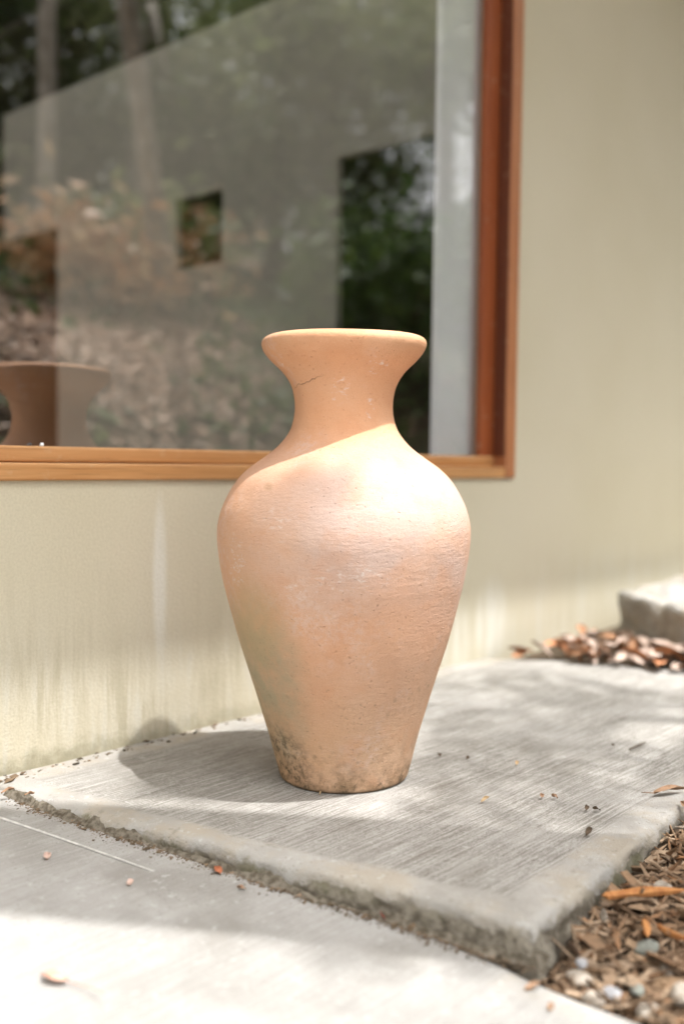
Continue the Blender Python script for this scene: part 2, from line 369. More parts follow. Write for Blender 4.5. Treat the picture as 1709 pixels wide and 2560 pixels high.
rim = [j*W for j in range(H)] + [(H-1)*W+i for i in range(1, W)]          # front edge then garden edge
nrm = [(-1, 0)]*(H-3) + [(-.9, -.3), (-.7, -.7), (-.5, -.85)] + [(0, -1)]*(W-1)
prev = rim; K = 18
for k in range(1, K+1):
    cur = []
    for q, i in enumerate(rim):
        x, y, z = V[i]; a, b = nrm[q]; s = q*.02
        o = .001 + .016*k/K + .003*float(fbm(s*8, k*.3)) + .006*float(fbm(s*40, k*.9)) + .004*float(vn(s*130, k*2.1))
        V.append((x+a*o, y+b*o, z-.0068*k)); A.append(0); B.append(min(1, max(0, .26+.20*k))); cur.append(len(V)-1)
    F += [(prev[q], cur[q], cur[q+1], prev[q+1]) for q in range(len(rim)-1)]
    prev = cur
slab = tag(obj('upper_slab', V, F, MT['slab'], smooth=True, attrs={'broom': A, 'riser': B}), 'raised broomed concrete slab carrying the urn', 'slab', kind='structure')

# mulch bed surface
def mulch_z(x, y):
    x = np.asarray(x, float); y = np.asarray(y, float)
    z = np.interp(x, [.9, 1.0, 1.15, 1.4, 1.8, 3], [-.075, -.068, -.045, -.022, -.012, -.01])
    return z + .012*fbm(x*9, y*9) + .06*np.maximum(0, -1.2-y)
V, F = grid(np.concatenate([np.linspace(.98, 2, 60), np.linspace(2.05, 5, 30)]), np.linspace(-1.9, -.80, 70), mulch_z)
tag(obj('mulch_bed', V, F, MT['soil'], smooth=True), 'dark soil of the mulch bed beside the slab', 'soil', kind='structure')
# dirt terrace between the slab's far end and the far step
V, F = grid(np.linspace(2.28, 3.4, 40), np.linspace(-1.0, -.0, 40), lambda x, y: -.03+.03*np.clip((x-2.4)*2, 0, 1)+.008*fbm(x*12, y*12))
tag(obj('dirt_terrace', V, F, MT['bank'], smooth=True), 'bare dirt strip before the far step', 'ground', kind='structure')

# ------------------------------------------------------------------ far step
def prism(name, poly, z0, z1, m, parent=None, bevel=.01):
    n = len(poly); V = [(*p, z0) for p in poly]+[(*p, z1) for p in poly]
    F = [tuple(range(n-1, -1, -1)), tuple(range(n, 2*n))]+[(i, (i+1) % n, n+(i+1) % n, n+i) for i in range(n)]
    o = obj(name, V, F, m, parent)
    if bevel:
        md = o.modifiers.new('bevel', 'BEVEL'); md.width = bevel; md.segments = 3
    return o
tag(prism('concrete_step', [(2.85, -.13), (2.60, -.44), (2.35, -.98), (5.5, -.98), (5.5, -.06), (3.5, -.06)], -.05, .15, MT['step'], None, 0),
    'weathered concrete step rising at the far right behind dry leaves', 'step', kind='structure')

sp_ = [o for o in COL.objects if o.name == 'concrete_step'][0]
md = sp_.modifiers.new('bevel', 'BEVEL'); md.width = .022; md.segments = 3
import bmesh
bm_ = bmesh.new(); bm_.from_mesh(sp_.data); bmesh.ops.triangulate(bm_, faces=bm_.faces[:]); bm_.to_mesh(sp_.data); bm_.free()
md = sp_.modifiers.new('cuts', 'SUBSURF'); md.subdivision_type = 'SIMPLE'; md.levels = md.render_levels = 5
tx_ = bpy.data.textures.new('rough', 'CLOUDS'); tx_.noise_scale = .09; tx_.noise_depth = 4
md = sp_.modifiers.new('rough', 'DISPLACE'); md.texture = tx_; md.texture_coords = 'GLOBAL'; md.strength = .055; md.mid_level = .5

# ------------------------------------------------------------------ house
house = tag(empty('house', (0, 0, 0)), 'cream stucco house with a large wood-framed picture window', 'house')
WX0, WX1, WZ0, WZ1 = -1.6, 2.435, .500, 2.28
X = [-7, WX0, WX1, 9]; Z = [-.4, WZ0, WZ1, 3.63]
V = []; F = []
for y in (0, .16):
    V += [(x, y, z) for z in Z for x in X]
for j in range(3):
    for i in range(3):
        if (i, j) == (1, 1): continue
        a = j*4+i; F.append((a, a+1, a+5, a+4)); F.append((16+a, 16+a+4, 16+a+5, 16+a+1))
a, b, c, d = 5, 6, 10, 9
for p, q_ in ((a, b), (b, c), (c, d), (d, a)): F.append((p, p+16, q_+16, q_))
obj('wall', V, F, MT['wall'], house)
# roof with eave overhang, plus an added opening that lights the room
rx, ry = [-7, -3.4, 2.3, 9], [-1.17, .26, 3.0, 5.5]
rz = lambda y: 3.40+(y+1.17)*1.2/6.7
V = [(x, y, rz(y)+dz) for dz in (0, .08) for y in ry for x in rx]; F = []
for j in range(3):
    for i in range(3):
        if (i, j) == (1, 1): continue
        k = j*4+i; F += [(k, k+4, k+5, k+1), (16+k, 16+k+1, 16+k+5, 16+k+4)]
for p, q_ in ((5, 6), (6, 10), (10, 9), (9, 5), (0, 1), (1, 2), (2, 3), (3, 7), (7, 11), (11, 15), (15, 14), (14, 13), (13, 12), (12, 8), (8, 4), (4, 0)): F.append((p, q_, q_+16, p+16))
ro = obj('roof', V, F, MT['roof'], house)
box('fascia', (-7, -1.195, 3.36), (9, -1.173, 3.50), MT['roof'], ro)
win = empty('window', (0, 0, 0), house)
box('sill_casing', (WX0, -.008, .500), (2.3845, .050, .5305), MT['wood_b'], win, .004, 3)
box('upright_casing', (2.385, -.008, .500), (2.435, .050, 2.28), MT['wood_v'], win, .004, 3)
box('upright_casing', (WX0, -.008, .531), (WX0+.05, .050, 2.28), MT['wood_v'], win, .004, 3)
box('head_casing', (WX0+.051, -.008, 2.23), (2.3845, .050, 2.28), MT['wood_b'], win, .004, 3)
box('sill_stop', (WX0+.051, .030, .531), (2.3845, .049, .560), MT['wood_b'], win, .005, 3)
box('upright_stop', (2.318, .034, .5605), (2.384, .053, 2.229), MT['wood_s'], win, .003, 3)
box('jamb_shade', (2.3825, -.003, .5605), (2.3848, .0335, 2.229), MT['wood_shade'], win)  # dark strip stands for shade on the casing's inner side
gp = obj('glass_pane', [(WX0+.05, .056, .53), (2.386, .056, .53), (2.386, .056, 2.25), (WX0+.05, .056, 2.25)], [(0, 1, 2, 3)], MT['glass'], win)
box('white_board', (2.160, .070, .505), (2.3375, .090, 2.28), MT['white'], win, .003, 2)
box('inner_sill', (WX0, .062, .44), (2.3375, .22, .503), MT['white'], win, .002, 1)
# rooms behind the glass: cross wall with openings, all tops level
IX0, IX1 = 2.45, 2.478
def wallpiece(name, y0, y1, z0, z1): box(name, (IX0, y0, z0), (IX1, y1, z1), MT['inner'], house)
V = []; F = []
def addbox(a, b):
    v, f = box_vf(a, b); k = len(V); V.extend(v); F.extend(tuple(i+k for i in q) for q in f)
ZT, ZO = 2.13, 1.535
for (y0, y1, z0, z1) in ((.165, .30, -.6, ZT), (.3001, .700, ZO, ZT), (.7001, 1.266, -.6, ZT), (1.2661, 1.532, -.6, 1.27), (1.2661, 1.532, ZO, ZT), (1.5321, 2.35, -.6, ZT), (2.3501, 2.80, 1.56, ZT)):
    addbox((IX0, y0, z0), (IX1, y1, z1))
obj('interior_wall', V, F, MT['inner'], house)
box('interior_floor', (-4, .17, -.75), (2.449, 5.2, -.6), MT['pale'], house)
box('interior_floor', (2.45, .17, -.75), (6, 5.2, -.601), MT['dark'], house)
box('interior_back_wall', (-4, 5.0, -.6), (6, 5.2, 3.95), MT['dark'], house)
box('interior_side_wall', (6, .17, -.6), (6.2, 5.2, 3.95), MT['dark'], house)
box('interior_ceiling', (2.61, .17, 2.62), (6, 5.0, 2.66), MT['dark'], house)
tag(obj('white_pebble', *tube_vf([(.955, .036, .5590), (.956, .036, .5610), (.957, .036, .5645), (.957, .036, .5660)], [.0025, .0040, .0032, .001], 8, .1, 3), MT['white'], smooth=True), 'tiny white pebble lying on the wooden window ledge', 'pebble')

# ------------------------------------------------------------------ urn
PROF = [(0, .1060), (.003, .1095), (.0122, .1125), (.0425, .1203), (.0726, .1278), (.1028, .1366), (.1328, .1454), (.1629, .1550), (.1928, .1643), (.2227, .1737), (.2526, .1822), (.2824, .1898), (.3122, .1972), (.337, .2030), (.3667, .2084), (.3963, .2123), (.4111, .2133), (.4259, .2130), (.4406, .2108), (.4554, .2070), (.4701, .2012), (.4849, .1938), (.4996, .1850), (.5143, .1735), (.529, .1573), (.5436, .1370), (.5583, .1172), (.573, .1026), (.5876, .0924), (.6022, .0863), (.6169, .0834), (.6315, .0829), (.646, .0842), (.6606, .0876), (.6752, .0945), (.6898, .1056), (.7043, .1210), (.7150, .1306), (.7230, .1360), (.7310, .1391), (.7375, .1388), (.7425, .1350), (.7460, .1275), (.7470, .1190), (.7400, .1120), (.725, .1020), (.705, .0890), (.68, .0765), (.65, .0700), (.62, .0685), (.59, .0740), (.56, .0950), (.53, .1350), (.50, .1640), (.45, .1860), (.40, .1900)]
def catmull(P, n):
    P = [P[0]]+P+[P[-1]]; out = []
    for i in range(1, len(P)-2):
        p0, p1, p2, p3 = (np.array(P[i+k]) for k in (-1, 0, 1, 2))
        for t in np.linspace(0, 1, n, endpoint=False):
            out.append(.5*((2*p1)+(-p0+p2)*t+(2*p0-5*p1+4*p2-p3)*t*t+(-p0+3*p1-3*p2+p3)*t**3))
    out.append(np.array(P[-2])); return out
pr = catmull(PROF, 3); NS = 144
V = [(0, 0, .0015)]; F = []
for (z, r) in pr:
    for k in range(NS):
        th = 2*math.pi*k/NS
        rr = r*(1+.006*math.sin(2*th+z*5)+.003*math.sin(3*th-4*z)) + .0012*float(fbm(2+th*2.2, z*9))
        V.append((rr*math.cos(th), rr*math.sin(th), z+.0015*math.sin(th*2+1)*(z > .6)))
for i in range(len(pr)-1):
    for k in range(NS):
        F.append((1+i*NS+k, 1+i*NS+(k+1) % NS, 1+(i+1)*NS+(k+1) % NS, 1+(i+1)*NS+k))
F += [(0, 1+(k+1) % NS, 1+k) for k in range(NS)]
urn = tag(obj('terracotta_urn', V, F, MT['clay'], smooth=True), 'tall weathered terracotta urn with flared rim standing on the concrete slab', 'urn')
urn.matrix_world = Matrix.Translation((1.270, -.404, .001)) @ Matrix.Rotation(.0115, 4, Vector((math.cos(YAW), math.sin(YAW), 0))*-1) @ Matrix.Rotation(YAW-math.pi/2, 4, 'Z')

# ------------------------------------------------------------------ trees (shade the slab, show in the glass)
def inpoly(x, y, P):
    c = np.zeros(len(x), bool); n = len(P)
    for i in range(n):
        (x1, y1), (x2, y2) = P[i], P[(i+1) % n]
        hit = ((y1 > y) != (y2 > y)) & (x < (x2-x1)*(y-y1)/((y2-y1) if y2 != y1 else 1e-9)+x1); c ^= hit
    return c
SUNNY = [[(-2, .2), (.30, .06), (.80, -.09), (1.153, -.60), (1.26, -.53), (1.62, -.34), (1.78, -.10), (1.9, .25), (-2, 2)],
         [(.618, -.42), (.698, -.497), (.784, -.645), (.811, -.777), (.779, -.848), (.67, -.90), (.55, -1.5), (-3, -1.5), (-3, .0), (.2, .0)],
         [(1.80, -.62), (2.12, -.60), (2.12, -.74), (1.82, -.75)], [(2.25, -.45), (2.35, .1), (3.6, .2), (3.6, -.35), (2.7, -.6), (2.3, -.55)], [(1.9, -.0), (2.6, -.02), (2.6, -.17), (2.0, -.13)],
         [(1.9, -2.2), (3.4, -1.85), (5.1, -3.6), (3.2, -4.0)], [(.97, -.84), (1.06, -.82), (1.08, -.92), (.99, -.94)]]
SX, SY = -SUN.x/SUN.z, -SUN.y/SUN.z
def leaves(centers, n, size, seed, asp=.45, keep_sun=True, flat=.0):
    rg = np.random.default_rng(seed); C = np.array([c[0] for c in centers], float); Rr = np.array([c[1] for c in centers], float)
    wgt = (Rr**2).prod(axis=1)**(1/3) if Rr.ndim > 1 else Rr**2; idx = rg.choice(len(C), n, p=wgt/wgt.sum())
    d = rg.normal(size=(n, 3)); d /= np.linalg.norm(d, axis=1)[:, None]; rad = rg.random(n)**.45
    rr = Rr[idx] if Rr.ndim > 1 else Rr[idx][:, None]
    P = C[idx]+d*rad[:, None]*rr
    # clump: pull into sub-clusters so that gaps open in the crown
    nc = max(4, n//45); cc = P[rg.integers(0, n, nc)]; pick = rg.integers(0, nc, n); P = P*.35+cc[pick]*.65+rg.normal(size=(n, 3))*size*1.2
    if keep_sun:
        gx = P[:, 0]+SX*P[:, 2]; gy = P[:, 1]+SY*P[:, 2]; bad = np.zeros(n, bool)
        for poly in SUNNY: bad |= inpoly(gx, gy, poly)
        P = P[~bad]; n = len(P)
    a = rg.normal(size=(n, 3)); a[:, 2] *= .6; a /= np.linalg.norm(a, axis=1)[:, None]
    b = np.cross(a, rg.normal(size=(n, 3))*(1, 1, .5)+np.array([0, 0, .01])); b /= np.linalg.norm(b, axis=1)[:, None]; nn = np.cross(a, b)
    L = (size*(.6+.8*rg.random(n)))[:, None]; Wd = L*asp
    v = np.stack([P-a*L*.5, P+b*Wd*.5+nn*L*.06, P+a*L*.5-nn*L*.08, P-b*Wd*.5+nn*L*.06], axis=1).reshape(-1, 3)
    f = np.arange(4*n).reshape(-1, 4)
    return v, f
def big_mesh(name, v, f, m, parent=None):
    me = bpy.data.meshes.new(name); n = len(f)
    me.vertices.add(len(v)); me.vertices.foreach_set('co', np.asarray(v, np.float32).ravel())
    me.loops.add(f.size); me.loops.foreach_set('vertex_index', f.astype(np.int32).ravel())
    me.polygons.add(n); me.polygons.foreach_set('loop_start', np.arange(n, dtype=np.int32)*f.shape[1])
    me.materials.append(m); me.update(calc_edges=True); me.validate()
    o = bpy.data.objects.new(name, me); return link(o, parent)
def tree(name, label, base, top, r_base, r_top, crown, n, size, seed, bark, leaf, cat='tree', group='garden trees across the path', bend=.06, z0=None):
    rg = np.random.default_rng(seed)
    zb = base[2] if len(base) > 2 else float(bank_z(base[0], base[1])); b = Vector((base[0], base[1], zb)); t = Vector(top)
    root = tag(empty(name, b), label, cat, group)
    pts = []; rad = []
    for k in range(11):
        s = k/10; p = b.lerp(t, s)+Vector((math.sin(s*5+seed), math.cos(s*4+seed*2), 0))*bend*s*(1-s)*4*.25
        pts.append(p-b-Vector((0, 0, .1 if k == 0 else 0))); rad.append(r_base+(r_top-r_base)*s+(r_base*.35 if k == 0 else 0))
    obj('trunk', *tube_vf(pts, rad, 14, .04, seed), bark, root, True)
    cs = []
    for (c, r) in crown:
        c = Vector(c); s = rg.uniform(.55, .95); p0 = pts[int(s*10)]; e = c-b
        mid = p0.lerp(e, .5)+Vector(rg.normal(size=3)*.12)
        obj('limb', *tube_vf([p0, mid, e], [r_top*.8+.01, r_top*.5+.008, .008], 8, .05, seed+1), bark, root, True)
        cs.append((c-b, r))
    cs2 = [((c[0]+b[0], c[1]+b[1], c[2]+b[2]), r) for c, r in cs]
    v, f = leaves(cs2, n, size, seed)
    big_mesh('crown', v-np.array(b), f, leaf, root); return root
# leaning shade tree: its trunk's shadow lies across the two slabs, the crown stands above the roof
tree('shade_tree', 'thick leaning tree trunk beside the path whose shadow crosses the slabs', (1.54, -1.445, -.06), (.506, -1.445, 7.6), .165, .158,
     [((.2, -1.0, 8.6), 1.2), ((1.2, -1.9, 8.9), 1.1), ((-.6, -1.8, 8.4), 1.1), ((.4, -.3, 9.2), 1.2)], 1500, .15, 21, MT['bark'], MT['leaf'])
st_ = [o for o in COL.objects if o.name == 'shade_tree'][0]
rgs = np.random.default_rng(2); sp = []
for k in range(60):
    s_ = rgs.normal()*.05; t_ = rgs.normal()*.02; z = rgs.uniform(4.4, 5.2)
    sp.append((1.042+.52*s_+.85*t_-SX*z, -.300-.85*s_+.52*t_-SY*z, z))
sp = np.array(sp); c0 = sp.mean(0)
v, f = leaves([((0, 0, 0), .01)], len(sp), .06, 3, .55, False)
v = v.reshape(-1, 4, 3); v = v-v.mean(1, keepdims=True)+sp[:, None, :]
big_mesh('leaf_spray', v.reshape(-1, 3)-np.array(st_.location), f, MT['leaf'], st_)['kind'] = 'stuff'
obj('limb', *tube_vf([(-.615, 0, 4.5), ((c0[0]-.1)-1.54, c0[1]+1.445-.1, c0[2]+.02), (c0[0]-1.54, c0[1]+1.445, c0[2]+.06)], [.016, .009, .003], 6), MT['bark'], st_, True)
# dapple tree: sparse small leaves high over the bed
dc = []
rgd = np.random.default_rng(5)
for gx in np.arange(.82, 2.9, .24):
    for gy in np.arange(-1.45, .0, .22):
        z = rgd.uniform(3.6, 6.2); dc.append(((gx+rgd.normal()*.05-SX*z, gy+rgd.normal()*.05-SY*z, z), .26))
tree('dapple_tree', 'slender tree with sparse small leaves over the mulch bed', (3.9, -3.3), (2.6, -2.5, 5.2), .075, .035, dc[::7], 10, .05, 8, MT['bark_p'], MT['leaf'])
v, f = leaves(dc, 6600, .055, 33)
dt = [o for o in COL.objects if o.name == 'dapple_tree'][0]
for ch in list(dt.children):
    if ch.name.startswith('crown'): bpy.data.objects.remove(ch)
big_mesh('crown', v-np.array(dt.location), f, MT['leaf_y'], dt)
# garden trees seen in the glass
TR = [('pale-barked slender tree, nearest of the garden trees', (3.6, -4.2), (3.9, -4.6, 5.6), .07, .04, [((3.9, -4.6, 4.6), .9), ((3.2, -4.2, 3.9), .7), ((4.5, -4.9, 5.4), .9)], 2200, .11, 'bark_p', 'leaf_y'),
      ('dark-barked tree high on the bank', (3.6, -6.6), (3.2, -6.7, 7.8), .14, .08, [((3.2, -6.6, 6.2), 1.2), ((2.3, -6.2, 5.4), 1.0), ((4.2, -7, 7), 1.2)], 2600, .13, 'bark', 'leaf'),
      ('forked tree with a light green crown on the bank', (5.2, -5.4), (5.7, -5.8, 6.2), .09, .05, [((5.6, -5.6, 4.6), 1.1), ((6.2, -5.6, 3.7), .9), ((4.9, -4.6, 3.5), .7)], 2600, .12, 'bark_p', 'leaf_y'),
      ('broad dark green tree at the top of the bank', (6.2, -8.2), (6.0, -8.4, 9), .16, .09, [((5.8, -8.2, 7.2), 1.6), ((7.2, -8.4, 6.6), 1.5), ((4.6, -8.2, 6.4), 1.3)], 3200, .15, 'bark', 'leaf'),
      ('tree with drooping dark foliage behind the slender trees', (7.6, -6.2), (7.9, -6.4, 7), .11, .06, [((7.8, -6.2, 5.4), 1.2), ((7.0, -5.8, 4.6), 1.0), ((8.6, -6.6, 6.2), 1.1)], 2600, .13, 'bark', 'leaf'),
      ('tall pale tree far along the path', (8.2, -4.2), (8.0, -4.5, 6.4), .09, .05, [((8.0, -4.4, 4.8), 1.1), ((7.4, -4.0, 4.0), .8), ((8.8, -4.8, 5.4), 1.0)], 2200, .12, 'bark_p', 'leaf_y')]
TR.append(('dense pale green tree between the tall shrubs', (7.6, -5.3), (7.6, -5.3, 5.4), .09, .05, [((7.6, -5.2, 4.4), 1.2), ((6.8, -5.4, 5.0), 1.1), ((8.4, -5.0, 3.9), 1.1), ((7.4, -5.2, 3.4), .9)], 4200, .13, 'bark', 'leaf_y'))
TR.append(('dense dark tree behind the two slender trunks', (4.5, -6.5), (4.5, -6.6, 6.2), .12, .06, [((4.4, -6.4, 4.6), 1.2), ((3.5, -6.0, 4.8), 1.1), ((5.3, -6.6, 4.8), 1.1), ((3.9, -6.2, 3.7), .9)], 4200, .14, 'bark', 'leaf'))
for i, (lb, b, t, ra, rb, cr, n, s, bk, lf) in enumerate(TR):
    tree('garden_tree', lb, b, t, ra, rb, cr, n, s, 40+i, MT[bk], MT[lf])
def bush(name, label, x, y, r, n, size, seed, leaf, group='bushes on the garden bank'):
    z = float(bank_z(x, y)); rg = np.random.default_rng(seed); root = tag(empty(name, (x, y, z)), label, 'bush', group)
    cs = [((x+rg.normal()*r*.5, y+rg.normal()*r*.5, z+r*rg.uniform(.5, 1.2)), r*.6) for _ in range(6)]
    for c, _ in cs[:4]:
        obj('stem', *tube_vf([(0, 0, -.05), ((c[0]-x)*.4, (c[1]-y)*.4, (c[2]-z)*.5), (c[0]-x, c[1]-y, c[2]-z)], [.018, .012, .006], 6, .05, seed), MT['bark'], root, True)
    v, f = leaves(cs, n, size, seed, keep_sun=False); big_mesh('foliage', v-np.array((x, y, z)), f, leaf, root)
bush('garden_bush', 'orange-leaved bush on the garden bank', 3.45, -3.3, .42, 800, .11, 61, MT['leaf_o'])
bush('garden_bush', 'small orange bush beside the light green bush', 4.5, -3.55, .32, 300, .1, 62, MT['leaf_o'])
bush('garden_bush', 'light green bush low on the garden bank', 4.0, -3.9, .5, 700, .11, 63, MT['leaf_y'])
bush('garden_bush', 'dark green bush near the path edge', 6.3, -3.9, .55, 800, .11, 64, MT['leaf'])
bush('garden_bush', 'dark green bush under the tall pale tree', 7.6, -4.9, .7, 900, .12, 65, MT['leaf'])
bush('garden_bush', 'dark green bush high on the bank', 4.4, -6.6, .8, 1000, .14, 66, MT['leaf'])
bush('garden_bush', 'wide dark bush at the top of the bank', 5.6, -7.4, .9, 1100, .14, 67, MT['leaf'])
bush('garden_bush', 'pale green bush left of the orange bush', 3.1, -5.2, .6, 800, .11, 68, MT['leaf_y'])

for i, (x, y, r, lf, lb) in enumerate(((5.4, -2.7, .75, 'leaf', 'big dark shrub beside the path, nearest the far step'), (6.3, -2.6, .9, 'leaf', 'big dark shrub behind the nearest path shrub'), (7.4, -3.0, 1.1, 'leaf', 'tallest dark shrub along the path'), (9.0, -3.4, 1.2, 'leaf', 'dark shrub at the far end of the path'),
        (2.9, -6.2, .9, 'leaf', 'dark shrub at the left of the bank'), (2.4, -7.4, 1.1, 'leaf', 'dark shrub above the left bank shrub'), (3.6, -8.2, 1.2, 'leaf', 'dark shrub on the ridge behind the leaning trunk'), (5.0, -9.0, 1.3, 'leaf', 'dark shrub on the middle of the ridge'), (6.8, -9.4, 1.3, 'leaf', 'dark shrub on the ridge under the broad tree'), (8.6, -8.6, 1.3, 'leaf', 'dark shrub on the right of the ridge'), (9.6, -6.6, 1.3, 'leaf', 'dark shrub beyond the drooping tree'),
        (6.6, -6.0, .9, 'leaf_y', 'sunlit yellow-green shrub halfway up the bank'), (7.4, -7.4, 1.0, 'leaf_y', 'sunlit yellow-green shrub near the ridge'), (4.2, -7.6, .9, 'leaf_y', 'pale shrub under the dark-barked tree'), (10.6, -4.6, 1.3, 'leaf_y', 'pale shrub at the far right of the garden'), (2.6, -9.4, 1.3, 'leaf_y', 'pale shrub at the far left of the ridge'), (5.2, -6.2, 1.2, 'leaf', 'tall dark shrub in the middle of the bank'), (6.6, -7.6, 1.5, 'leaf_y', 'tall loose shrub behind the forked tree'), (8.2, -6.8, 1.6, 'leaf', 'tall dark shrub right of the forked tree'), (4.4, -9.6, 1.6, 'leaf_y', 'tall pale shrub behind the ridge'))):
    bush('garden_shrub', lb, x, y, r, int(900+500*r), .13, 200+i, MT[lf], 'shrubs on the garden bank')
TR2 = [('tall dark tree on the ridge at left', (2.4, -9.8), (2.2, -10, 9.5), [((2.2, -9.8, 8.4), 1.6), ((3.2, -9.6, 7.6), 1.4), ((1.4, -9.4, 7.4), 1.3)]), ('tall dark tree on the middle of the ridge', (4.8, -10.4), (4.9, -10.4, 10), [((4.8, -10.2, 8.6), 1.7), ((5.8, -10, 7.8), 1.5), ((3.9, -10, 8), 1.4)]), ('tall dark tree on the ridge at right', (8.8, -9.6), (8.9, -9.8, 10), [((8.8, -9.6, 8.6), 1.8), ((9.9, -9.2, 7.6), 1.6), ((7.8, -9.4, 8), 1.5)]), ('dense dark tree beyond the end of the path', (11, -6.4), (11, -6.4, 8), [((10.8, -6.2, 6.4), 1.7), ((11.6, -5.4, 5.4), 1.5), ((10.4, -7.2, 6.6), 1.5)]), ('dense dark tree farthest along the path', (12, -3.8), (12, -3.8, 7), [((11.8, -3.8, 5.4), 1.7), ((12.6, -3.0, 4.2), 1.5), ((11.2, -4.6, 5.6), 1.5)])]
for i, (lb, b, t, cr) in enumerate(TR2): tree('ridge_tree', lb, b, t, .15, .08, cr, 3200, .17, 300+i, MT['bark'], MT['leaf'], group='tall trees on the ridge')

# ------------------------------------------------------------------ leaf litter, mulch, crumbs (uncountable)
def litter_mesh(name, P, size, seed, m, label, cat, up=.35, asp=.5):
    rg = np.random.default_rng(seed); n = len(P)
    th = rg.random(n)*6.283; a = np.stack([np.cos(th), np.sin(th), rg.normal(size=n)*up], 1); a /= np.linalg.norm(a, axis=1)[:, None]
    b = np.cross(a, rg.normal(size=(n, 3))*.25+np.array([0, 0, 1])); b /= np.linalg.norm(b, axis=1)[:, None]; nn = np.cross(a, b)
    L = (size*(.5+rg.random(n)))[:, None]; Wd = L*asp; cu = L*(.05+.25*rg.random(n))[:, None]
    v = np.stack([P-a*L*.5+nn*cu*.3, P+b*Wd*.5+nn*cu, P+a*L*.5+nn*cu*.5, P-b*Wd*.5+nn*cu, P], 1).reshape(-1, 3)
    k = np.arange(n)[:, None]*5; f = np.concatenate([k+np.array([0, 1, 4]), k+np.array([1, 2, 4]), k+np.array([2, 3, 4]), k+np.array([3, 0, 4])])
    return tag(big_mesh(name, v, f[:, ::-1], m), label, cat, kind='stuff')
n = 20000
P = np.stack([RNG.uniform(.5, 9, n), -1.6-RNG.random(n)**1.4*6, np.zeros(n)], 1); P[:, 2] = bank_z(P[:, 0], P[:, 1])+.02
gl_ = np.exp(-(((P[:, 0]-(3.3+.55*(-2.9-P[:, 1])))/.75)**2+((P[:, 1]+3.0)/1.1)**2)) + np.exp(-(((P[:, 0]-2.3)/.5)**2+((P[:, 1]+2.9)/.7)**2)) + .10 + .5*fbm(P[:, 0]*1.3, P[:, 1]*1.3)*np.exp(-((P[:, 1]+3)/2)**2)
inl = RNG.random(n) < gl_
PG = P[~inl][:9000]; P = P[inl]
PX = np.stack([RNG.normal(3.3, .42, 5000), RNG.normal(-2.75, .42, 5000), np.zeros(5000)], 1); PX[:, 0] += .55*(-2.75-PX[:, 1]); PX[:, 2] = bank_z(PX[:, 0], PX[:, 1])+.03; P = np.concatenate([P, PX])
th_ = litter_mesh('shade_cover', PG+np.array([0, 0, .03]), .10, 71, MT['leaf'], 'low dark green cover standing in for shade on the garden bank', 'ground cover', up=.8)  # dark cover added in place of shade around the sunlit litter
litter_mesh('leaf_litter', P, .048, 70, MT['litter'], 'fallen dry leaves covering the garden bank', 'leaf litter')

def chip_vf(L, Wd, T, rg, k=3):
    """splintered chip: bent tapered bar"""
    V = []; F = []; bend = rg.normal()*L*.06
    for i in range(k):
        s = i/(k-1)*2-1; tp = (1-.75*abs(s)**2.5) if rg.random() < .8 else 1-.2*abs(s)
        o = bend*(1-s*s); j = rg.normal(size=4)*.12
        for q, (a, b) in enumerate(((-1, -1), (1, -1), (1, 1), (-1, 1))):
            V.append((s*L/2+rg.normal()*L*.02, o+a*Wd/2*tp*(1+j[q]), b*T/2*tp+bend*.4*s*s))
    for i in range(k-1):
        for q in range(4): F.append((i*4+q, i*4+(q+1) % 4, (i+1)*4+(q+1) % 4, (i+1)*4+q))
    F += [(3, 2, 1, 0), tuple((k-1)*4+q for q in range(4))]
    return np.array(V), F
def rotm(rg, tilt=.35):
    return np.array((Matrix.Rotation(rg.uniform(0, 6.283), 3, 'Z') @ Matrix.Rotation(rg.normal()*tilt, 3, 'Y') @ Matrix.Rotation(rg.normal()*.8, 3, 'X')))
def in_bed(x, y):
    return (y < -.952+.078*(x-1.005)-.002) & (x > float(xend(y))+.006)
rgm = np.random.default_rng(17); V = []; F = []; cnt = 0
while cnt < 5600:
    if cnt < 4400: x = rgm.uniform(.98, 1.75); y = rgm.uniform(-1.30, -.86)
    else: x = rgm.uniform(1.0, 3.2); y = rgm.uniform(-1.75, -.80)
    if not in_bed(x, y): continue
    L = rgm.lognormal(-3.55, .45); v, f = chip_vf(L, L*(rgm.uniform(.05, .16) if rgm.random() < .85 else rgm.uniform(.22, .5))+.0012, rgm.uniform(.0010, .004), rgm)
    v = v@rotm(rgm).T+np.array((x, y, float(mulch_z(x, y))+rgm.uniform(-.002, .012))); k = len(V)
    V.extend(v); F.extend(tuple(i+k for i in q) for q in f); cnt += 1
tag(obj('mulch', V, F, MT['mulch']), 'shredded brown wood mulch filling the bed beside the slab', 'mulch', kind='stuff')
